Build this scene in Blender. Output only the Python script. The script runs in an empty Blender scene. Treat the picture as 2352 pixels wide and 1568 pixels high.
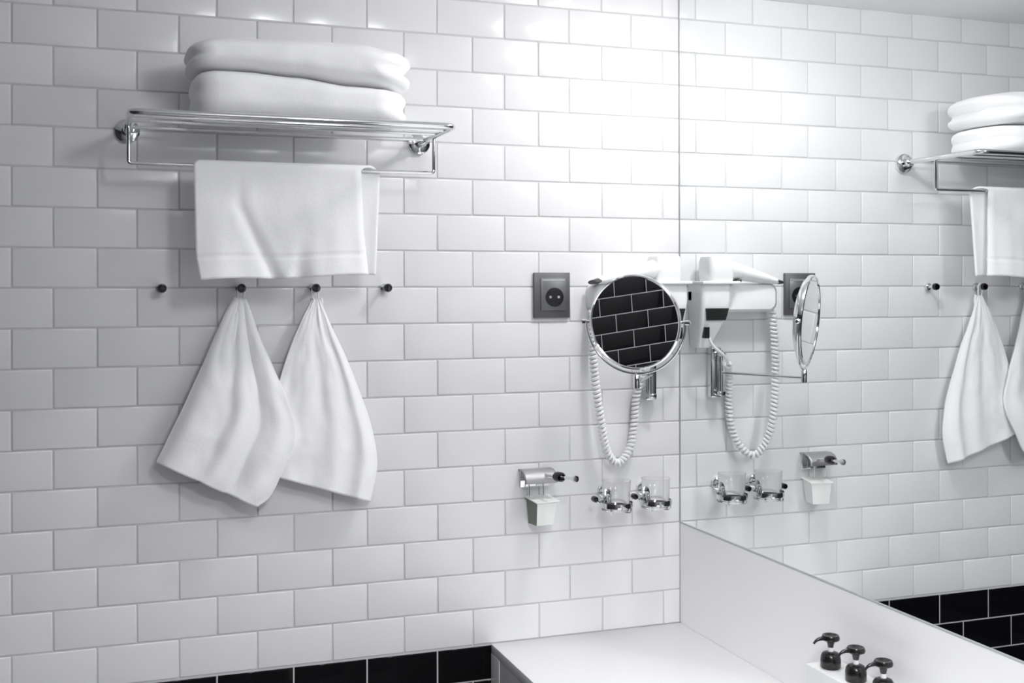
import bpy, bmesh, math, random
from mathutils import Vector, Matrix, noise
random.seed(7)
S = bpy.context.scene
COL = S.collection
Z0 = 1.61                      # height of the hook row above the floor
XC = 1.3024                    # face of the mirror wall
CEIL = 0.66                    # ceiling above hook row
XL, YF = -1.10, -3.0           # left wall, wall behind the camera
TW, TH, DL = 0.148, 0.075, 0.0029   # tile module

# ------------------------------------------------------------------ camera
cam = bpy.data.cameras.new('camera')
cam.sensor_width = 36.0
cam.lens = 2629.38 / 2352 * 36.0
cam.shift_y = -136.37 / 2352
cam.clip_start = 0.01
co = bpy.data.objects.new('camera', cam)
COL.objects.link(co)
yaw, pitch, roll = 0.3413, 0.0036, -0.0017
fw = Vector((math.sin(yaw)*math.cos(pitch), math.cos(yaw)*math.cos(pitch), math.sin(pitch)))
rt = Vector((math.cos(yaw), -math.sin(yaw), 0))
up = rt.cross(fw)
rt2 = rt*math.cos(roll) + up*math.sin(roll)
up2 = -rt*math.sin(roll) + up*math.cos(roll)
M = Matrix((rt2, up2, -fw)).transposed().to_4x4()
M.translation = Vector((0.0918, -2.2883, Z0 + 0.0019))
co.matrix_world = M
S.camera = co

# ------------------------------------------------------------------ light, exposure
w = bpy.data.worlds.new('world')
w.use_nodes = True
w.node_tree.nodes['Background'].inputs[0].default_value = (0.8, 0.85, 1, 1)
w.node_tree.nodes['Background'].inputs[1].default_value = 0.02
S.world = w

def area(name, loc, size, power, color, spread=180, rot=(0, 0, 0)):
    l = bpy.data.lights.new(name, 'AREA')
    l.shape = 'DISK'
    l.size = size
    l.energy = power
    l.color = color
    l.spread = math.radians(spread)
    o = bpy.data.objects.new(name, l)
    o.location = loc
    o.rotation_euler = rot
    COL.objects.link(o)
    return o
LAMP = (XC - 0.13, -0.47)
DOME_STRENGTH = 40.0
area('downlight_lamp', (LAMP[0], LAMP[1], Z0 + CEIL - 0.062), 0.10, 1.15, (1.0, 0.99, 0.98), 168)
FILL_LAMPS = [(0.67, -1.5)]  # added fill globe, placed so its reflection hides behind the towels
FILL_GLOBE_STRENGTH = 27.0
area('room_fill', (0.45, -2.35, Z0 + CEIL - 0.012), 0.36, 25.5, (0.98, 0.985, 1.0), 140)  # added fill out of view, brightens the lower walls

S.view_settings.view_transform = 'Standard'
S.view_settings.look = 'None'
S.view_settings.gamma = 1
S.view_settings.use_curve_mapping = False
S.view_settings.exposure = 0.68
S.render.engine = 'CYCLES'
S.cycles.use_denoising = True
S.cycles.max_bounces = 9
S.cycles.diffuse_bounces = 6
S.cycles.glossy_bounces = 6
S.cycles.sample_clamp_indirect = 6.0
S.cycles.blur_glossy = 0.3
S.cycles.filter_width = 2.6

# ------------------------------------------------------------------ materials
def mat(name, color, rough=0.5, metal=0.0, spec=0.5, bump=None, trans=0.0, coat=0.0, emit=None, sheen=0.0, ior=None):
    m = bpy.data.materials.new(name)
    m.use_nodes = True
    nt = m.node_tree
    b = nt.nodes['Principled BSDF']
    b.inputs['Base Color'].default_value = (*color, 1)
    b.inputs['Roughness'].default_value = rough
    b.inputs['Metallic'].default_value = metal
    b.inputs['Specular IOR Level'].default_value = spec
    b.inputs['Transmission Weight'].default_value = trans
    b.inputs['Coat Weight'].default_value = coat
    if ior: b.inputs['IOR'].default_value = ior
    if sheen:
        b.inputs['Sheen Weight'].default_value = sheen
        b.inputs['Sheen Roughness'].default_value = 0.6
    if emit:
        b.inputs['Emission Color'].default_value = (*emit[0], 1)
        b.inputs['Emission Strength'].default_value = emit[1]
    tc = nt.nodes.new('ShaderNodeTexCoord')
    last = None
    for sc, st, dist, det in (bump or []):
        n = nt.nodes.new('ShaderNodeTexNoise')
        n.inputs['Scale'].default_value = sc
        n.inputs['Detail'].default_value = det
        nt.links.new(tc.outputs['Object'], n.inputs['Vector'])
        bp = nt.nodes.new('ShaderNodeBump')
        bp.inputs['Strength'].default_value = st
        bp.inputs['Distance'].default_value = dist
        nt.links.new(n.outputs['Fac'], bp.inputs['Height'])
        if last: nt.links.new(last.outputs['Normal'], bp.inputs['Normal'])
        last = bp
    if last: nt.links.new(last.outputs['Normal'], b.inputs['Normal'])
    return m

def vary(m, amount=0.04, scale=3.0):
    """slight procedural variation of the base colour"""
    nt = m.node_tree
    b = nt.nodes['Principled BSDF']
    c = list(b.inputs['Base Color'].default_value)
    n = nt.nodes.new('ShaderNodeTexNoise')
    n.inputs['Scale'].default_value = scale
    r = nt.nodes.new('ShaderNodeValToRGB')
    r.color_ramp.elements[0].color = (*[x*(1-amount) for x in c[:3]], 1)
    r.color_ramp.elements[1].color = (*[min(1, x*(1+amount)) for x in c[:3]], 1)
    tc = nt.nodes.new('ShaderNodeTexCoord')
    nt.links.new(tc.outputs['Object'], n.inputs['Vector'])
    nt.links.new(n.outputs['Fac'], r.inputs['Fac'])
    nt.links.new(r.outputs['Color'], b.inputs['Base Color'])
    return m

M_TILE = vary(mat('white_glaze', (0.80, 0.80, 0.815), 0.17, bump=[(13, 0.45, 0.003, 1.5)], coat=0.0), 0.015, 4)
M_BTILE = mat('black_glaze', (0.004, 0.004, 0.005), 0.06, spec=0.22, bump=[(9, 0.2, 0.002, 1)])
M_GROUT = vary(mat('grout', (0.62, 0.62, 0.63), 0.9, bump=[(400, 0.4, 0.0006, 2)]), 0.05, 30)
M_MIRROR = mat('mirror_silver', (0.93, 0.945, 0.945), 0.0, 1.0)
M_MEDGE = mat('mirror_edge', (0.50, 0.53, 0.53), 0.25)
M_PANEL = vary(mat('white_panel', (0.93, 0.93, 0.94), 0.30), 0.01, 2)
M_CEIL = mat('ceiling_paint', (0.92, 0.92, 0.92), 0.8, bump=[(200, 0.1, 0.0005, 2)])
M_COUNTER = vary(mat('white_counter', (0.94, 0.94, 0.945), 0.22), 0.01, 5)
M_CHROME = mat('chrome', (0.76, 0.77, 0.78), 0.06, 1.0)
M_DCHROME = mat('dark_chrome', (0.06, 0.06, 0.065), 0.12, 1.0)
M_TOWEL = mat('terry_white', (0.95, 0.95, 0.96), 0.95, spec=0.15, bump=[(420, 0.3, 0.0012, 3), (60, 0.25, 0.002, 2)], sheen=0.25)
M_PLASTIC = mat('white_plastic', (0.86, 0.865, 0.87), 0.28)
M_GREYPL = mat('grey_plastic', (0.55, 0.56, 0.56), 0.35)
M_BLACK = mat('black_plastic', (0.010, 0.010, 0.011), 0.22)
M_DARK = mat('dark_grille', (0.03, 0.035, 0.03), 0.5)
M_STEEL = mat('anthracite_metal', (0.13, 0.13, 0.135), 0.42, 0.6, bump=[(300, 0.1, 0.0003, 2)])
M_BRUSH = mat('brushed_metal', (0.50, 0.50, 0.51), 0.55, 1.0)
M_STEEL2 = mat('anthracite_insert', (0.16, 0.165, 0.17), 0.35, 0.5)
M_SILVER = mat('silver_strip', (0.75, 0.74, 0.72), 0.3, 0.7)
M_GLASS = mat('clear_glass', (1, 1, 1), 0.0, trans=1.0, ior=1.45)
M_PAPER = mat('paper', (0.87, 0.88, 0.86), 0.8)
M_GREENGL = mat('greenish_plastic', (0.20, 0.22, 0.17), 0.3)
M_FLOOR = mat('floor_tile', (0.10, 0.10, 0.105), 0.3)
M_SIDE = mat('shaded_side_panel', (0.55, 0.55, 0.56), 0.4)  # darker grey puts the shade on the vanity side into the colour
M_PAINT = mat('wall_paint', (0.16, 0.16, 0.165), 0.5)
M_DOME = mat('dome_glass', (0.9, 0.9, 0.9), 0.4, emit=((1.0, 0.99, 0.98), DOME_STRENGTH))
M_GLOBE = mat('fill_globe_glass', (0.9, 0.9, 0.9), 0.4, emit=((0.97, 0.98, 1.0), FILL_GLOBE_STRENGTH))  # glow of the added fill globe
M_DIFF = mat('fill_diffuser', (0.9, 0.9, 0.9), 0.5, emit=((1, 0.98, 0.96), 6.0))  # glow of the added fill behind the viewer

# ------------------------------------------------------------------ helpers
def tag(o, label=None, cat=None, group=None, kind=None):
    if label: o['label'] = label
    if cat: o['category'] = cat
    if group: o['group'] = group
    if kind: o['kind'] = kind
    return o

def thing(name, loc, label, cat, group=None):
    o = bpy.data.objects.new(name, None)
    o.empty_display_size = 0.03
    o.location = loc
    COL.objects.link(o)
    return tag(o, label, cat, group)

def root_loc(p):
    v = Vector((0, 0, 0))
    while p is not None:
        v += p.location
        p = p.parent
    return v

def obj(name, bm, m, parent=None, smooth=True, origin=None, angle=40):
    """bm in world coordinates -> one mesh object"""
    off = root_loc(parent) if parent is not None else (Vector(origin) if origin else Vector((0, 0, 0)))
    bmesh.ops.translate(bm, verts=bm.verts, vec=-off)
    bmesh.ops.recalc_face_normals(bm, faces=bm.faces)
    me = bpy.data.meshes.new(name)
    bm.to_mesh(me)
    bm.free()
    if smooth:
        for p in me.polygons: p.use_smooth = True
        me.set_sharp_from_angle(angle=math.radians(angle))
    for mm in (m if isinstance(m, (list, tuple)) else [m]): me.materials.append(mm)
    o = bpy.data.objects.new(name, me)
    COL.objects.link(o)
    if parent is not None: o.parent = parent
    elif origin: o.location = origin
    return o

def box(x0, x1, y0, y1, z0, z1, bev=0.0, seg=2, bm=None):
    b = bmesh.new()
    vs = bmesh.ops.create_cube(b, size=1.0)['verts']
    for v in vs:
        v.co = Vector(((x0+x1)/2 + v.co.x*(x1-x0), (y0+y1)/2 + v.co.y*(y1-y0), (z0+z1)/2 + v.co.z*(z1-z0)))
    if bev > 0:
        bmesh.ops.bevel(b, geom=b.edges[:], offset=bev, segments=seg, profile=0.5, affect='EDGES')
    if bm is None: return b
    join(bm, b)
    return bm

def join(dst, src):
    me = bpy.data.meshes.new('tmp')
    src.to_mesh(me)
    src.free()
    dst.from_mesh(me)
    bpy.data.meshes.remove(me)

def frame_of(d):
    d = Vector(d).normalized()
    a = Vector((0, 0, 1)) if abs(d.z) < 0.9 else Vector((1, 0, 0))
    u = d.cross(a).normalized()
    return d, u, d.cross(u).normalized()

def lathe(prof, origin, axis, n=28, bm=None, sx=1.0, sy=1.0):
    """prof: (radius, distance along axis) pairs"""
    b = bm or bmesh.new()
    d, u, v = frame_of(axis)
    o = Vector(origin)
    rings = []
    for r, h in prof:
        if r < 1e-6:
            rings.append([b.verts.new(o + d*h)])
        else:
            rings.append([b.verts.new(o + d*h + u*(math.cos(2*math.pi*k/n)*r*sx) + v*(math.sin(2*math.pi*k/n)*r*sy)) for k in range(n)])
    for A, B in zip(rings, rings[1:]):
        for k in range(n):
            k2 = (k+1) % n
            if len(A) == 1 and len(B) == 1: continue
            if len(A) == 1: b.faces.new((A[0], B[k], B[k2]))
            elif len(B) == 1: b.faces.new((A[k], A[k2], B[0]))
            else: b.faces.new((A[k], A[k2], B[k2], B[k]))
    return b

def catmull(pts, sub):
    P = [Vector(p) for p in pts]
    P = [P[0]*2 - P[1]] + P + [P[-1]*2 - P[-2]]
    out = []
    for i in range(1, len(P)-2):
        for k in range(sub):
            t = k/sub
            out.append(0.5*((2*P[i]) + (P[i+1]-P[i-1])*t + (2*P[i-1]-5*P[i]+4*P[i+1]-P[i+2])*t*t + (3*P[i]-P[i-1]-3*P[i+1]+P[i+2])*t**3))
    out.append(P[-2].copy())
    return out

def tube(pts, r, n=12, bm=None, closed=False, rfun=None):
    b = bm or bmesh.new()
    P = [Vector(p) for p in pts]
    N = len(P)
    rings = []
    prev = None
    for i, p in enumerate(P):
        if closed: t = (P[(i+1) % N] - P[i-1]).normalized()
        else: t = (P[min(i+1, N-1)] - P[max(i-1, 0)]).normalized()
        if prev is None: _, u, _ = frame_of(t)
        else: u = (prev - t*prev.dot(t)).normalized()
        prev = u
        v = t.cross(u)
        rr = rfun(i/(N-1)) if rfun else r
        rings.append([b.verts.new(p + u*math.cos(2*math.pi*k/n)*rr + v*math.sin(2*math.pi*k/n)*rr) for k in range(n)])
    pairs = list(zip(rings, rings[1:])) + ([(rings[-1], rings[0])] if closed else [])
    for A, B in pairs:
        for k in range(n):
            b.faces.new((A[k], A[(k+1) % n], B[(k+1) % n], B[k]))
    if not closed:
        b.faces.new(rings[0][::-1])
        b.faces.new(rings[-1])
    return b

def grid(rows, closed_u=False, bm=None):
    b = bm or bmesh.new()
    V = [[b.verts.new(p) for p in r] for r in rows]
    for A, B in zip(V, V[1:]):
        n = len(A)
        for k in range(n if closed_u else n-1):
            b.faces.new((A[k], A[(k+1) % n], B[(k+1) % n], B[k]))
    return b

def rounded_poly(pts, r, seg=6):
    """round the corners of a 3D polyline (open)"""
    P = [Vector(p) for p in pts]
    out = [P[0]]
    for a, b, c in zip(P, P[1:], P[2:]):
        d1 = (a-b).normalized(); d2 = (c-b).normalized()
        p1 = b + d1*r; p2 = b + d2*r
        for k in range(seg+1):
            t = k/seg
            out.append(p1*(1-t)**2 + b*2*t*(1-t) + p2*t*t)
    out.append(P[-1])
    return out

# projection helper for tracing cloth outlines onto a plane y = const
def at(u, v, y):
    r = fw + rt2*((u-1176)/2629.38) - up2*((v-784+136.37)/2629.38)
    o = Vector((0.0918, -2.2883, Z0+0.0019))
    return o + r*((y-o.y)/r.y)

# ------------------------------------------------------------------ structure: shell
def solid(name, x0, x1, y0, y1, z0, z1, m, label=None):
    o = obj(name, box(x0, x1, y0, y1, z0, z1), m, smooth=False)
    o['kind'] = 'structure'
    if label: o['label'] = label
    return o
GY = 0.0018            # grout plane sits this far behind the tile faces
ZC = Z0 + CEIL
wall_back = solid('wall_back', XL-0.1, XC+0.1, GY, 0.12, 0, ZC, M_GROUT, 'white subway tiled wall above a black tiled band')
wall_right = solid('wall_right', XC+0.006, XC+0.12, YF, 0.12, 0, ZC, M_PANEL, 'plain white wall behind the mirror')
wall_left = solid('wall_left', XL-0.12, XL-GY, YF, 0.12, 0, ZC, M_GROUT, 'black subway tiled wall seen in the round mirror')
wall_front = solid('wall_front', XL-0.1, XC+0.1, YF-0.1, YF, 0, ZC, M_PAINT, 'dark wall behind the viewer')
solid('floor', XL-0.12, XC+0.12, YF-0.1, 0.12, -0.1, 0, M_FLOOR, 'grey floor')
solid('ceiling', XL-0.12, XC+0.12, YF-0.1, 0.12, ZC, ZC+0.1, M_CEIL, 'plain white ceiling')

# ------------------------------------------------------------------ tiles
_tiles = {}
G = 0.0015             # half joint
def tile_mesh(wd, ht, m, bm=None, tf=None):
    """a cushion-edged tile lying in XZ, face to -Y, centred; face at y=0"""
    b = bm or bmesh.new()
    t, e = 0.0045, 0.0012
    def ring(dx, y):
        c = [Vector((-wd/2+dx, y, -ht/2+dx)), Vector((wd/2-dx, y, -ht/2+dx)), Vector((wd/2-dx, y, ht/2-dx)), Vector((-wd/2+dx, y, ht/2-dx))]
        if tf: c = [tf @ p for p in c]
        return [b.verts.new(p) for p in c]
    R = [ring(0, t), ring(0, e*0.9), ring(e*0.45, e*0.25), ring(e*1.6, 0)]
    for A, B in zip(R, R[1:]):
        for k in range(4): b.faces.new((A[k], A[(k+1) % 4], B[(k+1) % 4], B[k]))
    b.faces.new(R[-1])
    return b
def get_tile(wd, ht, m):
    key = (round(wd, 4), round(ht, 4), m.name)
    if key not in _tiles:
        b = tile_mesh(wd, ht, m)
        bmesh.ops.recalc_face_normals(b, faces=b.faces)
        me = bpy.data.meshes.new('tile')
        b.to_mesh(me); b.free()
        for p in me.polygons: p.use_smooth = True
        me.set_sharp_from_angle(angle=math.radians(60))
        me.materials.append(m)
        _tiles[key] = me
    return _tiles[key]

def lay(parent, x_from, x_to, rows, rotz, place, matof, single, phase=0.0, zshift=None):
    rest = {}
    for j in rows:
        zt, zb = -j*TH - G, -(j+1)*TH + G
        if zshift: zt -= zshift(j); 
        zt = min(zt, CEIL); zb = max(zb, -Z0)
        if zt - zb < 0.008: continue
        off = (TW/2 + DL) if j % 2 else 0.0
        k0 = math.floor((x_from - off - phase)/TW) - 1
        k = k0
        while True:
            a = k*TW + off + phase + G
            b_ = a + TW - 2*G
            k += 1
            if a > x_to: break
            a2, b2 = max(a, x_from), min(b_, x_to)
            if b2 - a2 < 0.006: continue
            cx, cz = (a2+b2)/2, (zt+zb)/2
            m = matof(j)
            tilt = Matrix.Rotation(random.gauss(0, 0.0022), 4, 'X') @ Matrix.Rotation(random.gauss(0, 0.0022), 4, 'Z')
            mt = place(cx, cz) @ Matrix.Rotation(rotz, 4, 'Z') @ tilt
            if single(cx, cz, j):
                o = bpy.data.objects.new('tile', get_tile(b2-a2, zt-zb, m))
                o.matrix_world = mt
                COL.objects.link(o)
                o.parent = parent
                if m is M_BTILE and parent is wall_back: o['label'] = 'glossy black tile'
            else:
                rest.setdefault(m.name, (m, bmesh.new()))
                tile_mesh(b2-a2, zt-zb, m, rest[m.name][1], mt)
    for nm, (m, b) in rest.items():
        o = obj('tiles', b, m, parent, angle=60)
        o['kind'] = 'stuff'

CX0 = 0.8566           # left face of the vanity
lay(wall_back, XL, XC-0.001, range(-9, 22), 0.0,
    lambda x, z: Matrix.Translation((x, 0, z+Z0)),
    lambda j: M_BTILE if j >= 10 else M_TILE,
    lambda x, z, j: (x > -0.14 and j <= 9) or (10 <= j <= 11 and -0.14 < x < CX0+0.05),
    zshift=lambda j: 0.0022 if j == 10 else 0.0)
# left wall: x axis of the pattern runs along +Y ; face to +X
lay(wall_left, YF, -0.006, range(-9, 22), math.pi/2,
    lambda y, z: Matrix.Translation((XL, y, z+Z0-0.005)),
    lambda j: M_BTILE,
    lambda y, z, j: -1.85 < y < -0.75 and -0.95 < z < -0.2, phase=TW/2-0.008)

# ------------------------------------------------------------------ wall mirror and panel under it
ZM = Z0 - 0.525
mirror = thing('wall_mirror', (XC+0.003, -0.9, ZM), 'large frameless wall mirror reflecting the white tiles, right of the corner', 'mirror')
b = box(XC, XC+0.006, -1.9, -0.0035, ZM+0.001, ZC-0.002, 0.0)
mo = obj('mirror_glass', b, [M_MIRROR], mirror, smooth=False)
b = bmesh.new()
box(XC-0.0006, XC+0.0058, -1.9, -0.0035, ZM-0.0022, ZM+0.001, bm=b)
box(XC-0.0006, XC+0.0058, -0.0035, -0.0008, ZM-0.0022, ZC-0.002, bm=b)
obj('mirror_edge', b, M_MEDGE, mirror, smooth=False)
pn = obj('white_panel', box(XC, XC+0.006, -1.9, -0.001, Z0-0.75-0.02, ZM-0.0026, 0.0006, 1), M_PANEL, origin=(XC, -0.9, Z0-0.77))
tag(pn, 'smooth white splashback panel below the large mirror', 'panel')

# ------------------------------------------------------------------ vanity
van = thing('vanity_counter', ((CX0+XC)/2, -0.6, 0), 'white vanity counter in the corner under the mirror, its side in shade', 'counter')
ZT = Z0 - 0.75
obj('countertop', box(CX0, XC-0.0006, -1.25, -0.0006, ZT-0.020, ZT, 0.0010), M_COUNTER, van)
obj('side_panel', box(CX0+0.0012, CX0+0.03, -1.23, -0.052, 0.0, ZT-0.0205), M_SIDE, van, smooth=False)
obj('side_stile', box(CX0, CX0+0.03, -0.0515, -0.0006, 0.0, ZT-0.0205), M_COUNTER, van)
obj('front_panel', box(CX0+0.03, XC-0.002, -1.23, -1.21, 0.0, ZT-0.0205), M_COUNTER, van, smooth=False)

# ------------------------------------------------------------------ ceiling lamps: corner dome and two added fills
def fill_lamp(name, x, y, r, label):
    t = thing(name, (x, y, ZC), label, 'lamp')
    obj('fill_rim', lathe([(r, 0.0), (r+0.012, 0.0), (r+0.012, -0.004), (r+0.004, -0.010), (r, -0.006), (r, 0.0)], (x, y, ZC), (0, 0, 1), 40), M_CHROME, t)
    obj('fill_diffuser', lathe([(r, -0.0015), (r, -0.003), (0, -0.004)], (x, y, ZC), (0, 0, 1), 40), M_DIFF, t)
dx_, dy_ = LAMP
dt = thing('dome_lamp', (dx_, dy_, ZC), 'small white dome lamp on the ceiling by the mirror corner', 'lamp')
obj('lamp_base', lathe([(0, 0), (0.066, 0), (0.066, -0.010), (0.060, -0.012), (0, -0.012)], (dx_, dy_, ZC), (0, 0, 1), 36), M_CHROME, dt)
obj('dome', lathe([(0.058*math.cos(math.pi/2*k/8), -0.012-0.045*math.sin(math.pi/2*k/8)) for k in range(0, 8)] + [(0, -0.057)], (dx_, dy_, ZC), (0, 0, 1), 36), M_DOME, dt, angle=180)
fill_lamp('fill_downlight', 0.45, -2.35, 0.19, 'added fill light in the ceiling behind the viewer')  # unseen body added around the room fill
gx, gy = FILL_LAMPS[0]
gt = thing('fill_globe', (gx, gy, ZC), 'added white globe fill light under the middle of the ceiling', 'lamp')  # unseen globe added to brighten the room
obj('lamp_base', lathe([(0, 0), (0.05, 0), (0.05, -0.008), (0.035, -0.014), (0, -0.014)], (gx, gy, ZC), (0, 0, 1), 32), M_CHROME, gt)
obj('globe', lathe([(0.0, -0.012)] + [(0.09*math.sin(math.pi*k/16), -0.102+0.09*math.cos(math.pi*k/16)) for k in range(1, 16)] + [(0, -0.192)], (gx, gy, ZC), (0, 0, 1), 32), M_GLOBE, gt, angle=180)

# ------------------------------------------------------------------ towel rack
FLZ = Z0 + 0.296
rack = thing('towel_rack', (0.41, 0, FLZ), 'chrome wall-mounted towel rack with bars and hanging rail', 'towel rack')
RX0, RX1, RY = 0.131, 0.700, -0.262
zb = FLZ + 0.001
# front frame: one bent tube from flange to flange
pts = rounded_poly([(RX0, -0.012, zb), (RX0, RY, zb), (RX1, RY, zb), (RX1, -0.012, zb)], 0.022, 7)
obj('frame_tube', tube(pts, 0.0062, 16), M_CHROME, rack)
for yy, rr in ((-0.205, 0.0035), (-0.148, 0.0032), (-0.060, 0.0032)):
    obj('shelf_bar', tube([(RX0, yy, zb), (RX1, yy, zb)], rr, 10), M_CHROME, rack)
RLZ, RLY = Z0 + 0.2245, -0.118
pts = rounded_poly([(RX0, RLY, zb), (RX0, RLY, RLZ), (RX1, RLY, RLZ), (RX1, RLY, zb)], 0.006, 4)
obj('hanging_rail', tube(pts, 0.0036, 12), M_CHROME, rack)
for x in (RX0, RX1):
    fl = obj('wall_flange', lathe([(0, -0.0), (0.022, 0), (0.023, 0.003), (0.0225, 0.009), (0.018, 0.012), (0.0, 0.012)], (x, 0.0, FLZ), (0, -1, 0), 32), M_CHROME, rack)
    obj('sleeve', lathe([(0.0, 0.012), (0.0105, 0.012), (0.0105, 0.032), (0.0085, 0.034), (0, 0.034)], (x, 0.0, FLZ), (0, -1, 0), 24), M_CHROME, fl)

# ------------------------------------------------------------------ folded towels on the rack
def lerp(tab, x):
    for (x0, y0), (x1, y1) in zip(tab, tab[1:]):
        if x <= x1:
            t = max(0, min(1, (x-x0)/(x1-x0)))
            t = t*t*(3-2*t)
            return y0 + (y1-y0)*t
    return tab[-1][1]

def folded_towel(name, label, x0, x1, ya, yb, bot, top, creases, seed):
    NX, NP = 84, 60
    rows = []
    yc, hy = (ya+yb)/2, (yb-ya)/2
    def section(f, sy, sz):
        x = x0 + (x1-x0)*f
        zb_, zt_ = bot(x), top(x)
        zc, hz = (zb_+zt_)/2, (zt_-zb_)/2
        out = []
        for k in range(NP):
            a = 2*math.pi*k/NP
            ca, sa = math.cos(a), math.sin(a)
            py = math.copysign(abs(ca)**0.45, ca)
            pz = math.copysign(abs(sa)**0.62, sa)
            y = yc + py*hy*sy
            z = zc + pz*hz*sz
            n1 = noise.noise(Vector((x*7, y*9, z*9 + seed)))*0.006 + noise.noise(Vector((x*22, y*18, z*22+seed)))*0.002
            y += n1*abs(py)
            free = (z-zb_)/(zt_-zb_)
            if 0.2 < free and (seed > 2 or free < 0.6): z += n1*0.5*abs(pz)*(1 if seed > 2 else 0.4)
            rel = abs(y-yc)/hy
            cr = sum(dp*math.exp(-((z-(zb_+(zt_-zb_)*cz))/0.008)**2) for cz, dp in creases)
            xa = x0 + 0.010*rel**2.5 + cr*0.6
            xb = x1 - 0.046*rel**2.2 - cr
            g = f
            out.append(Vector((xa + (xb-xa)*g, y, z)))
        return out
    L_ = x1-x0
    caps = [(0.0, 0.04), (0.0, 0.45), (0.0025, 0.66), (0.007, 0.81), (0.014, 0.91), (0.023, 0.965)]
    rows += [section(dx/L_, 1-(1-q)*0.75, q) for dx, q in caps]
    rows += [section(0.034/L_ + (1-0.068/L_)*i/NX, 1, 1) for i in range(NX+1)]
    rows += [section(1-dx/L_, 1-(1-q)*0.75, q) for dx, q in caps[::-1]]
    b = grid(rows, closed_u=True)
    b.verts.ensure_lookup_table()
    for row in (0, len(rows)-1):
        vs = [b.verts[row*NP + k] for k in range(NP)]
        b.faces.new(vs)
    o = obj(name, b, M_TOWEL, origin=((x0+x1)/2, (ya+yb)/2, bot((x0+x1)/2)), angle=180)
    tag(o, label, 'towel', 'folded towels on the rack')
    return o
mid_z = lambda x: Z0 + lerp([(0.2, 0.384), (0.33, 0.386), (0.42, 0.381), (0.53, 0.370), (0.65, 0.366)], x)
base_z = lambda x: FLZ + 0.0075
folded_towel('folded_towel', 'thick folded white towel lying directly on the chrome rack bars', 0.236, 0.633, -0.250, -0.030,
             base_z, lambda x: mid_z(x) - 0.0005, [(0.5, 0.006)], 1.0)
folded_towel('folded_towel', 'folded white towel on top of the other towel on the rack', 0.226, 0.641, -0.256, -0.026,
             lambda x: mid_z(x) + 0.0012, lambda x: Z0 + lerp([(0.2, 0.428), (0.30, 0.441), (0.45, 0.447), (0.56, 0.446), (0.61, 0.438), (0.66, 0.432)], x), [(0.48, 0.016)], 5.0)

# ------------------------------------------------------------------ towel on the rail
def smooth_noise(x, y, s): return noise.noise(Vector((x, y, s)))
def rail_towel():
    NX = 70
    rows = []
    xl_f, xr_f = 0.2435, 0.553
    xl_b, xr_b = 0.262, 0.594
    rr = 0.0092
    zbot_f, zbot_b = 0.0195, 0.024
    prof = []
    nf = 46
    for i in range(nf+1): prof.append(('f', 1-i/nf))
    for i in range(1, 8): prof.append(('a', i/8))
    for i in range(nf+1): prof.append(('b', i/nf))
    for kind, t in prof:
        row = []
        for k in range(NX+1):
            s = k/NX
            if kind == 'f':
                z = 0.2245 + (zbot_f-0.2245)*t
                l = xl_f + 0.004*t + 0.018*max(0, t-0.75)**1.5*3
                r = xr_f + 0.008*t + 0.010*max(0, t-0.6)
                x = l + (r-l)*s
                y = RLY - rr
                A = t**0.8
                # folds: a diagonal valley, soft vertical waves
                d1 = (x - (0.325 + 0.10*max(0, t-0.35)))/0.013
                y += 0.012*A*math.exp(-d1*d1)*(1 if t > 0.3 else t/0.3)
                d2 = (x - (0.455 - 0.02*t))/0.016
                y += 0.007*A*math.exp(-d2*d2)*max(0, t-0.4)*1.6
                y += -0.006*A*math.sin(s*9.0+0.8) + 0.0035*smooth_noise(x*26, z*16, 2)*A
                y += -0.010*t*t
                if abs(z - 0.060) < 0.0022: y += 0.0022     # woven border
                if s > 0.97: y += 0.004*(s-0.97)/0.03
                z += (-0.0055 + 0.0095*s + 0.002*math.sin(s*9))*t
            elif kind == 'a':
                an = math.pi*t
                l = xl_f + (xl_b-xl_f)*t; r = xr_f + (xr_b-xr_f)*t
                x = l + (r-l)*s
                y = RLY - rr*math.cos(an)
                z = 0.2245 + rr*0.9*math.sin(an)
            else:
                z = 0.2245 + (zbot_b-0.2245)*t
                l = xl_b; r = xr_b - 0.010*t
                x = l + (r-l)*s
                y = RLY + rr + 0.004*t*math.sin(s*11) - 0.004*math.exp(-((s-1)/0.04)**2)*t
            row.append(Vector((x, y, z+Z0)))
        rows.append(row)
    b = grid(rows)
    o = obj('hand_towel', b, M_TOWEL, origin=(0.41, RLY, Z0+0.0195), angle=180)
    md = o.modifiers.new('thick', 'SOLIDIFY'); md.thickness = 0.0045; md.offset = 0
    tag(o, 'white hand towel draped over the chrome rail under the rack', 'towel')
rail_towel()

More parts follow.
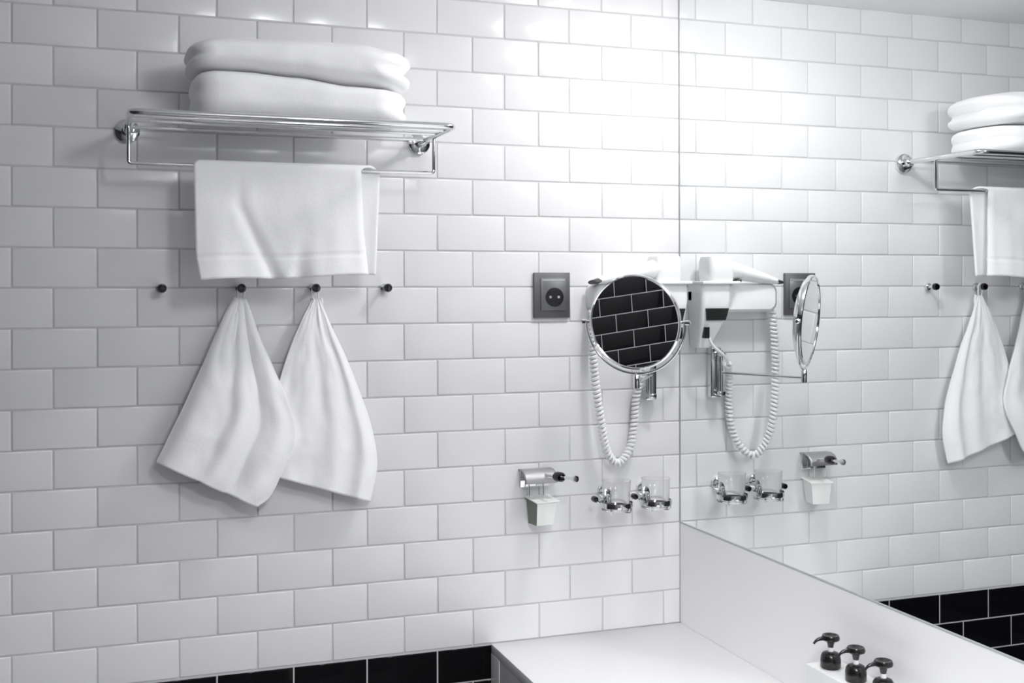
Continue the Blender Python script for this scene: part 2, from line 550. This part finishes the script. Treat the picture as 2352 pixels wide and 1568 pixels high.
# ------------------------------------------------------------------ hooks
HX = [0.1925, 0.3395, 0.4835, 0.628]
hl = ['small round chrome wall hook, empty, leftmost of the row', 'small round chrome wall hook holding the left hanging towel',
      'small round chrome wall hook holding the right hanging towel', 'small round chrome wall hook, empty, rightmost of the row']
def hook():
    x = 0.0
    t = thing('wall_hook', (0, 0, Z0-0.001), 'h', 'hook', 'row of wall hooks')
    obj('hook_base', lathe([(0, 0), (0.0088, 0), (0.0092, 0.002), (0.0088, 0.006), (0.006, 0.008), (0, 0.008)], (0, 0, Z0-0.001), (0, -1, 0), 24), M_CHROME, t)
    obj('hook_stem', lathe([(0, 0.007), (0.0042, 0.007), (0.0040, 0.026), (0, 0.026)], (0, 0, Z0-0.001), (0, -1, 0), 18), M_CHROME, t)
    obj('hook_knob', lathe([(0, 0.025), (0.006, 0.025), (0.0085, 0.028), (0.0088, 0.034), (0.0072, 0.0375), (0.0, 0.0385)], (0, 0, Z0-0.001), (0, -1, 0), 24), M_DCHROME, t)  # near-black cap: the dark room it reflects is put into its colour
    return t
def dup(root):
    r = root.copy(); COL.objects.link(r)
    for ch in root.children:
        c = ch.copy(); COL.objects.link(c); c.parent = r
        for g in ch.children:
            d = g.copy(); COL.objects.link(d); d.parent = c
    return r
h0 = hook()
for i, x in enumerate(HX):
    t = h0 if i == 0 else dup(h0)
    t.location.x = x
    t['label'] = hl[i]

# ------------------------------------------------------------------ towels hanging from hooks
def poly_at(tab, t):
    """tab = list of (u,v) with arc-length parameter"""
    d = [0]
    for a, b_ in zip(tab, tab[1:]): d.append(d[-1] + math.hypot(b_[0]-a[0], b_[1]-a[1]))
    q = t*d[-1]
    for i in range(len(tab)-1):
        if q <= d[i+1] + 1e-9:
            f = (q-d[i])/(d[i+1]-d[i])
            return (tab[i][0] + (tab[i+1][0]-tab[i][0])*f, tab[i][1] + (tab[i+1][1]-tab[i][1])*f)
    return tab[-1]
def crvs(tab, sub=6):
    P = catmull([(a, b_, 0) for a, b_ in tab], sub)
    return [(p.x, p.y) for p in P]

def hanging_towel(Ltab, Rtab, base, ridges, seed, label, hookx, wrapL, wrapR):
    Ltab, Rtab = crvs(Ltab), crvs(Rtab)
    NT, NS = 90, 80
    rows = []
    for i in range(NT+1):
        t = i/NT
        lu, lv = poly_at(Ltab, t)
        ru, rv = poly_at(Rtab, t)
        row = []
        for k in range(NS+1):
            s = k/NS
            u, v = lu + (ru-lu)*s, lv + (rv-lv)*s
            A = min(1.0, t*1.3)**0.8
            y = -(0.020 + base*A)
            for c, wd, am, drift in ridges:
                q = (s - (c + drift*t))/wd
                y -= am*A*math.exp(-q*q)
            y -= 0.005*A*smooth_noise(s*4+seed, t*2, seed) + 0.0018*smooth_noise(s*9, t*9+seed, 3)
            # edges roll back to the wall
            y += wrapL*A*math.exp(-(s/0.07)**2) + wrapR*A*math.exp(-((1-s)/0.07)**2)
            y = min(y, -0.008)
            row.append(at(u, v, y))
        rows.append(row)
    b = grid(rows)
    org = (hookx, 0, rows[-1][NS//2].z)
    t = thing('hanging_towel', org, label, 'towel')
    o = obj('cloth', b, M_TOWEL, t, angle=180)
    md = o.modifiers.new('thick', 'SOLIDIFY'); md.thickness = 0.007; md.offset = -1
    top = rows[0][NS//2]
    hx = hookx
    yk = -0.018
    obj('hanging_loop', tube(catmull([(top.x-0.004, top.y, top.z-0.006), (hx-0.006, yk, Z0-0.014), (hx-0.005, yk, Z0+0.001), (hx, yk, Z0+0.0065),
         (hx+0.005, yk, Z0+0.001), (hx+0.006, yk, Z0-0.014), (top.x+0.004, top.y, top.z-0.006)], 5), 0.0016, 8), M_TOWEL, t)
hanging_towel([(718, 686), (690, 742), (662, 810), (640, 880), (618, 960), (605, 1030), (598, 1086)],
              [(735, 686), (762, 750), (796, 822), (822, 888), (848, 960), (864, 1030), (866, 1080), (858, 1120), (850, 1153)],
              0.020, [(0.30, 0.16, 0.007, 0.0), (0.62, 0.10, 0.007, 0.02), (0.88, 0.08, 0.009, 0.02)], 3.0,
              'white towel hanging from the third hook, partly behind its neighbour', HX[2], 0.004, 0.012)
hanging_towel([(540, 686), (508, 745), (470, 826), (430, 914), (392, 995), (360, 1063)],
              [(562, 686), (584, 740), (608, 800), (634, 862), (660, 925), (678, 985), (672, 1030), (645, 1088), (618, 1140), (590, 1164)],
              0.032, [(0.22, 0.16, 0.004, 0.0), (0.52, 0.07, 0.009, -0.04), (0.67, 0.06, -0.007, 0.0), (0.85, 0.09, 0.009, 0.0)], 9.0,
              'white towel hanging from the second hook, overlapping its right neighbour', HX[1], 0.018, 0.0)

# ------------------------------------------------------------------ wall socket
sx0, sx1 = 0.952, 1.034
sz1, sz0 = Z0+0.031, Z0-0.066
so = thing('wall_socket', ((sx0+sx1)/2, 0, sz0), 'dark grey square wall socket left of the round mirror', 'socket')
obj('socket_frame', box(sx0, sx1, -0.009, 0.0, sz0, sz1, 0.0012, 2), M_STEEL, so)
ins = obj('socket_insert', box(sx0+0.014, sx1-0.010, -0.0115, -0.0085, sz0+0.016, sz1-0.012, 0.0012, 2), M_STEEL2, so)
cxs, czs = (sx0+sx1)/2+0.004, (sz0+sz1)/2-0.004
obj('socket_recess', lathe([(0.0205, 0.0115), (0.0205, 0.0125), (0.0190, 0.0127), (0.0185, 0.0118), (0, 0.0117)], (cxs, 0, czs), (0, -1, 0), 36), M_BLACK, ins)
for dx in (-0.0095, 0.0095):
    obj('pin_hole', lathe([(0.0028, 0.0117), (0.0028, 0.0123), (0, 0.0123)], (cxs+dx, 0, czs), (0, -1, 0), 16), M_CHROME, ins)
obj('silver_strip', box(sx0+0.018, sx1-0.013, -0.0122, -0.0113, sz1-0.0175, sz1-0.0145), M_SILVER, ins, smooth=False)

# ------------------------------------------------------------------ magnifying mirror
C = Vector((1.096, -0.198, Z0-0.0712))
az, el = math.radians(44.6), math.radians(5.2)
n = Vector((-math.sin(az)*math.cos(el), -math.cos(az)*math.cos(el), -math.sin(el)))
ax = Vector((math.cos(az), -math.sin(az), 0))            # pivot axis
vv = ax.cross(n).normalized()
if vv.z < 0: vv = -vv
vm = thing('vanity_mirror', (1.222, 0, Z0-0.25), 'round chrome magnifying mirror on a swing arm, showing black tiles', 'mirror')
gl = obj('mirror_disc', lathe([(0, 0.0005), (0.0915, 0.0005), (0.0915, -0.001), (0, -0.001)], C, n, 72), M_MIRROR, vm)
obj('rim', lathe([(0.0915, -0.002), (0.0915, 0.0018), (0.0935, 0.003), (0.0962, 0.0015), (0.0968, -0.003), (0.0955, -0.008), (0.0915, -0.0085)], C, n, 72), M_CHROME, vm)
obj('back_shell', lathe([(0.0945, -0.008), (0.088, -0.014), (0.070, -0.021), (0.045, -0.027), (0.02, -0.0295), (0, -0.030)], C, n, 56), M_CHROME, vm)
arc = []
for k in range(41):
    a = math.pi + math.pi*k/40
    arc.append(C + ax*(0.1045*math.cos(a)) + vv*(0.1045*math.sin(a)) - n*0.003)
obj('yoke', tube(arc, 0.0027, 10), M_CHROME, vm)
for s_ in (-1, 1):
    obj('pivot_knob', lathe([(0, 0.095), (0.003, 0.095), (0.003, 0.104), (0.0052, 0.105), (0.0052, 0.113), (0.003, 0.115), (0, 0.115)], C - n*0.003, ax*s_, 16), M_CHROME, vm)
bot = C - vv*0.1045 - n*0.003
obj('stem', lathe([(0, 0.0), (0.0035, 0.0), (0.0062, 0.004), (0.0065, 0.026), (0.006, 0.030), (0, 0.030)], bot, (0, 0, -1), 20), M_CHROME, vm)
zs = bot.z - 0.020
mx = 1.2215
obj('swing_arm', tube([(bot.x, bot.y, zs), (mx-0.006, -0.035, Z0-0.192)], 0.0030, 12), M_CHROME, vm)
mp = obj('wall_mount', box(mx-0.0135, mx+0.0135, -0.022, 0.0, Z0-0.249, Z0-0.135, 0.004, 3), M_CHROME, vm)
obj('mount_post', lathe([(0, 0), (0.0052, 0), (0.0052, 0.098), (0, 0.098)], (mx-0.005, -0.032, Z0-0.240), (0, 0, 1), 18), M_CHROME, vm)
for zz in (Z0-0.238, Z0-0.150):
    obj('mount_lug', box(mx-0.013, mx+0.004, -0.040, -0.020, zz-0.005, zz+0.005, 0.002, 2), M_CHROME, vm)

# ------------------------------------------------------------------ hair dryer with holder
hd = thing('hair_dryer', (1.2, 0, Z0-0.13), 'white hair dryer resting in its wall holder behind the round mirror, with coiled cord', 'hair dryer')
def loft(sections, bm=None, cap=True):
    b = bm or bmesh.new()
    V = [[b.verts.new(p) for p in s] for s in sections]
    n_ = len(V[0])
    for A, B in zip(V, V[1:]):
        for k in range(n_): b.faces.new((A[k], A[(k+1) % n_], B[(k+1) % n_], B[k]))
    if cap:
        b.faces.new(V[0][::-1]); b.faces.new(V[-1])
    return b
def rrect(cx, cy, w_, h_, r, n_=5):
    pts = []
    for (sx, sy, a0) in ((1, 1, 0), (-1, 1, 90), (-1, -1, 180), (1, -1, 270)):
        for k in range(n_+1):
            a = math.radians(a0 + 90*k/n_)
            pts.append((cx + sx*(w_/2-r) + r*math.cos(a), cy + sy*(h_/2-r) + r*math.sin(a)))
    return pts
# holder body: rounded box spanning along x, then tapering lower body
secs = []
for f, wd, hh in ((0.0, 1.0, 1.0), (0.5, 1.0, 1.0), (0.85, 0.96, 0.92), (1.0, 0.88, 0.80)):
    y = -0.050*f
    secs.append([Vector((x, y, z)) for x, z in rrect(1.180, Z0-0.024, 0.212*wd, 0.066*hh, 0.020*hh)])
hb = obj('holder_body', loft(secs), M_PLASTIC, hd)
obj('holder_ledge', box(1.196, 1.290, -0.085, -0.001, Z0+0.006, Z0+0.0125, 0.002, 2), M_PLASTIC, hd)
secs = []
for z, xa, xb, yd in ((0.006, 1.212, 1.286, 0.072), (-0.03, 1.213, 1.286, 0.074), (-0.07, 1.220, 1.284, 0.066), (-0.11, 1.236, 1.282, 0.052), (-0.135, 1.246, 1.280, 0.040)):
    secs.append([Vector((x, y, Z0+z)) for x, y in rrect((xa+xb)/2, -yd/2-0.0005, xb-xa, yd, 0.010)])
lb = obj('lower_body', loft(secs), M_PLASTIC, hd)
b = bmesh.new()
gp = [(1.2205, -0.0765, Z0-0.047), (1.2765, -0.0765, Z0-0.047), (1.272, -0.0715, Z0-0.074), (1.2265, -0.0715, Z0-0.074)]
vs = [b.verts.new(p) for p in gp]; vs2 = [b.verts.new((p[0], p[1]+0.006, p[2])) for p in gp]
b.faces.new(vs); b.faces.new(vs2[::-1])
for k in range(4): b.faces.new((vs[k], vs[(k+1) % 4], vs2[(k+1) % 4], vs2[k]))
gr = obj('air_grille', b, M_DARK, lb, smooth=False)
for q in range(5):
    zz = Z0 - 0.0500 - q*0.005
    obj('grille_slat', box(1.223+q*0.001, 1.275-q*0.001, -0.0782+q*0.0009, -0.074+q*0.0009, zz-0.0007, zz+0.0007), M_BLACK, lb, smooth=False)
obj('power_switch', box(1.2640, 1.2745, -0.068, -0.050, Z0-0.113, Z0-0.088, 0.001, 1), M_BLACK, lb)
# the dryer itself: motor block and barrel with nozzle
secs = []
for z, hw, hy in ((0.012, 0.029, 0.030), (0.03, 0.031, 0.032), (0.055, 0.031, 0.031), (0.066, 0.028, 0.028), (0.070, 0.022, 0.022)):
    secs.append([Vector((x, y, Z0+z)) for x, y in rrect(1.238, -0.050, hw*2, hy*2, 0.012*hw/0.031)])
obj('motor_housing', loft(secs), M_PLASTIC, hd)
A, B = Vector((1.215, -0.058, Z0+0.040)), Vector((1.083, -0.042, Z0+0.0125))
d, u_, v_ = frame_of(B-A)
secs = []
for f, ry, rz in ((0, 0.024, 0.0215), (0.3, 0.023, 0.0195), (0.7, 0.019, 0.0135), (0.93, 0.018, 0.0095), (1.0, 0.019, 0.0070)):
    p = A.lerp(B, f)
    ring = []
    for k in range(28):
        a = 2*math.pi*k/28
        ring.append(p + Vector((0, 1, 0))*ry*math.cos(a) + Vector((0.17, 0, 0.985))*rz*math.sin(a))
    secs.append(ring)
obj('barrel', loft(secs), M_PLASTIC, hd)
p0, p1 = B + (A-B)*0.02, B + (B-A)*0.09
secs = []
for p, ry, rz in ((p0, 0.0195, 0.0062), (p1, 0.0205, 0.0048)):
    secs.append([p + Vector((0, 1, 0))*ry*math.cos(2*math.pi*k/24) + Vector((0.17, 0, 0.985))*rz*math.sin(2*math.pi*k/24) for k in range(24)])
obj('nozzle_slot', loft(secs), M_DARK, hd)
obj('cradle_clip', box(1.188, 1.200, -0.075, -0.050, Z0+0.010, Z0+0.016, 0.001, 1), M_DARK, hd)
# cord
path = catmull([(1.268, -0.062, Z0-0.100), (1.256, -0.066, Z0-0.128), (1.222, -0.060, Z0-0.155), (1.198, -0.034, Z0-0.183), (1.187, -0.016, Z0-0.240), (1.183, -0.014, Z0-0.300), (1.168, -0.022, Z0-0.352),
                (1.135, -0.032, Z0-0.381), (1.106, -0.040, Z0-0.352), (1.091, -0.046, Z0-0.295), (1.081, -0.040, Z0-0.215), (1.077, -0.032, Z0-0.130), (1.080, -0.026, Z0-0.052)], 60)
L = [0]
for a, c in zip(path, path[1:]): L.append(L[-1] + (c-a).length)
tot = L[-1]
def along(q):
    lo, hi = 0, len(L)-1
    while hi-lo > 1:
        m_ = (lo+hi)//2
        if L[m_] <= q: lo = m_
        else: hi = m_
    f = (q-L[lo])/max(1e-9, L[hi]-L[lo])
    return path[lo].lerp(path[hi], f), (path[hi]-path[lo]).normalized()
q0 = 0.105
straight = [along(q0*k/16)[0] for k in range(17)]
obj('cord', tube(straight, 0.0030, 10), M_PLASTIC, hd)
pitch_ = 0.0092
turns = (tot-q0)/pitch_
N = int(turns*14)
hel = []
for k in range(N+1):
    q = q0 + (tot-q0)*k/N
    p, t_ = along(q)
    side = Vector((0, -1, 0))
    side = (side - t_*side.dot(t_)).normalized()
    bi = t_.cross(side)
    a = 2*math.pi*turns*k/N
    hel.append(p + (side*math.cos(a) + bi*math.sin(a))*0.0060)
obj('coil_cord', tube(hel, 0.0036, 7), M_PLASTIC, hd)

# ------------------------------------------------------------------ tumbler holders with glasses
def tumbler_holder(cx, label, glabel):
    cz, cy = Z0-0.462, -0.066
    t = thing('tumbler_holder', (cx, 0, cz), label, 'tumbler holder', 'chrome tumbler holders under the round mirror')
    R = 0.0325
    obj('ring', lathe([(R, -0.005), (R+0.0022, -0.0052), (R+0.0026, 0.0), (R+0.0022, 0.0052), (R, 0.005), (R-0.0008, 0), (R, -0.005)], (cx, cy, cz), (0, 0, 1), 48), M_CHROME, t)
    obj('wall_rosette', lathe([(0, 0), (0.0155, 0), (0.016, 0.003), (0.015, 0.008), (0.010, 0.010), (0, 0.010)], (cx, 0, cz+0.018), (0, -1, 0), 28), M_CHROME, t)
    obj('post', tube(rounded_poly([(cx, -0.008, cz+0.018), (cx, -0.026, cz+0.018), (cx, -0.0325, cz+0.002)], 0.006, 4), 0.0050, 12), M_CHROME, t)
    obj('side_knob', lathe([(0, -0.004), (0.006, -0.004), (0.0068, 0.0), (0.006, 0.009), (0, 0.010)], (cx-0.046, cy+0.012, cz+0.012), (0, -1, 0), 20), M_DCHROME, t)
    obj('side_arm', tube([(cx-0.046, cy+0.012, cz+0.012), (cx-0.030, cy+0.014, cz+0.001)], 0.0026, 10), M_CHROME, t)
    for k in range(4):
        a = math.radians(45+90*k)
        obj('rest_prong', tube(rounded_poly([(cx+math.cos(a)*R, cy+math.sin(a)*R, cz-0.003), (cx+math.cos(a)*R, cy+math.sin(a)*R, cz-0.0155), (cx+math.cos(a)*0.012, cy+math.sin(a)*0.012, cz-0.0155)], 0.004, 3), 0.0016, 8), M_CHROME, t)
    zb_ = cz-0.0138
    g = lathe([(0, 0.0), (0.026, 0.0), (0.0285, 0.003), (0.0305, 0.062), (0.0310, 0.064), (0.0300, 0.064), (0.0275, 0.006), (0.025, 0.004), (0, 0.004)], (cx, cy, zb_), (0, 0, 1), 40)
    o = obj('glass_tumbler', g, M_GLASS, origin=(cx, cy, zb_))
    tag(o, glabel, 'glass', 'clear tumblers in the chrome holders')
tumbler_holder(1.116, 'chrome tumbler ring holder on the tiles, farther from the corner', 'clear glass tumbler in the left chrome ring holder')
tumbler_holder(1.209, 'chrome tumbler ring holder on the tiles, nearer the corner', 'clear glass tumbler in the right chrome ring holder')

# ------------------------------------------------------------------ chrome paper holder with tapered container
ph = thing('chrome_wall_holder', (0.957, 0, Z0-0.40), 'chrome hooded wall holder with a protruding pin, lower left of the tumblers', 'holder')
secs = []
for k in range(9):
    a = math.radians(90*k/8)
    y = -0.006 - 0.030*math.sin(a); z = Z0-0.392 + 0.010*math.cos(a) - 0.010
    secs.append((y, z))
prof = [(0.0, Z0-0.386), (-0.018, Z0-0.3855), (-0.034, Z0-0.390), (-0.043, Z0-0.399), (-0.045, Z0-0.412)]
b = bmesh.new()
top = [[Vector((x, y, z)) for x in (0.918, 0.922, 0.985, 0.990)] for y, z in prof]
grid(top, bm=b)
o = obj('hood', b, M_BRUSH, ph, angle=60)
md = o.modifiers.new('thick', 'SOLIDIFY'); md.thickness = 0.0016
obj('wall_plate', box(0.920, 0.988, -0.005, 0.0, Z0-0.425, Z0-0.387, 0.0015, 2), M_CHROME, ph)
obj('pin', tube([(0.960, -0.004, Z0-0.398), (0.984, -0.155, Z0-0.3865)], 0.0030, 12), M_CHROME, ph)
dpin = Vector((0.024, -0.151, 0.0115))
obj('pin_collar', lathe([(0, -0.012), (0.0095, -0.012), (0.0105, -0.006), (0.0095, 0.010), (0.006, 0.014), (0, 0.014)], (0.9735, -0.096, Z0-0.391), dpin, 24), M_DCHROME, ph)
obj('pin_cap', lathe([(0, -0.004), (0.0065, -0.004), (0.0075, 0.0), (0.0065, 0.004), (0, 0.005)], (0.984, -0.155, Z0-0.3865), dpin, 24), M_CHROME, ph)
for x in (0.934, 0.966):
    obj('hanger_wire', tube(rounded_poly([(x, -0.020, Z0-0.392), (x, -0.024, Z0-0.442), (x, -0.016, Z0-0.447)], 0.003, 3), 0.0013, 8), M_CHROME, ph)
ct = thing('paper_container', (0.955, 0, Z0-0.50), 'small tapered white container hanging under the chrome hooded holder', 'container')
def quad_ring(x0, x1, y0, y1, z, tilt=0.0):
    return [Vector((x0, y1, z)), Vector((x1, y1, z)), Vector((x1, y0, z+tilt)), Vector((x0, y0, z+tilt))]
# outer shell (front face paper white, flanks greenish)
b = loft([quad_ring(0.936, 0.976, -0.044, -0.008, Z0-0.500), quad_ring(0.934, 0.982, -0.050, -0.004, Z0-0.452, -0.004), quad_ring(0.934, 0.982, -0.050, -0.004, Z0-0.446, -0.006)])
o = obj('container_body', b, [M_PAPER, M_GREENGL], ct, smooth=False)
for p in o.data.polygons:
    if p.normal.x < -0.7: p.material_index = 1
b = loft([quad_ring(0.930, 0.986, -0.054, -0.0005, Z0-0.4455, -0.006), quad_ring(0.930, 0.986, -0.054, -0.0005, Z0-0.4435, -0.006)])
obj('container_lid', b, M_PAPER, ct, smooth=False)
ct.rotation_euler.z = math.radians(8)

# ------------------------------------------------------------------ soap dispensers
BX = 1.262
ZH = Z0 - 0.652
ty = [-0.621, -0.691, -0.762]
hx0, hx1, hy0, hy1 = 1.235, XC-0.0006, -0.810, -0.585
hold = obj('dispenser_box', box(hx0, hx1, hy0, hy1, ZT+0.0004, ZH, 0.003, 2), M_PLASTIC, origin=((hx0+hx1)/2, (hy0+hy1)/2, ZT))
tag(hold, 'long white box on the counter holding black pump dispensers', 'box')
dl_ = ['black pump dispenser in the white box, nearest the corner', 'black pump dispenser in the white box, middle of three', 'black pump dispenser in the white box, farthest from the corner']
def dispenser(y):
    zb_ = ZH + 0.0002
    t = thing('soap_dispenser', (BX, y, zb_), 'x', 'dispenser', 'black pump dispensers in the white box')
    o_ = (BX, y, zb_)
    obj('black_collar', lathe([(0, 0), (0.0155, 0), (0.0172, 0.002), (0.0174, 0.014), (0.0162, 0.021), (0.0135, 0.0255), (0.0085, 0.0275), (0, 0.0275)], o_, (0, 0, 1), 32), M_BLACK, t)
    obj('pump_stem', lathe([(0, 0.028), (0.0048, 0.028), (0.0046, 0.036), (0, 0.036)], o_, (0, 0, 1), 16), M_PLASTIC, t)
    obj('pump_neck', lathe([(0, 0.0345), (0.0045, 0.0345), (0.0058, 0.041), (0.0080, 0.046), (0, 0.047)], o_, (0, 0, 1), 20), M_BLACK, t)
    obj('pump_head', lathe([(0, 0.045), (0.0100, 0.0455), (0.0148, 0.048), (0.0155, 0.052), (0.0135, 0.0560), (0.0110, 0.0560), (0.0085, 0.0540), (0, 0.0535)], o_, (0, 0, 1), 32), M_BLACK, t)
    # nozzle curving to the left of the picture, over the counter
    dirn = Vector((-0.985, 0.17, 0)).normalized()
    P = Vector((BX, y, zb_))
    pts_ = catmull([P + dirn*0.008 + Vector((0, 0, 0.0505)), P + dirn*0.018 + Vector((0, 0, 0.0505)), P + dirn*0.026 + Vector((0, 0, 0.0475)), P + dirn*0.031 + Vector((0, 0, 0.0425))], 6)
    obj('nozzle', tube(pts_, 0.003, 12, rfun=lambda f: 0.0044 - 0.0024*min(1, f*1.2)), M_BLACK, t)
    return t
d0 = dispenser(ty[0])
d0['label'] = dl_[0]
for y, lab in zip(ty[1:], dl_[1:]):
    t = dup(d0); t.location.y = y; t['label'] = lab
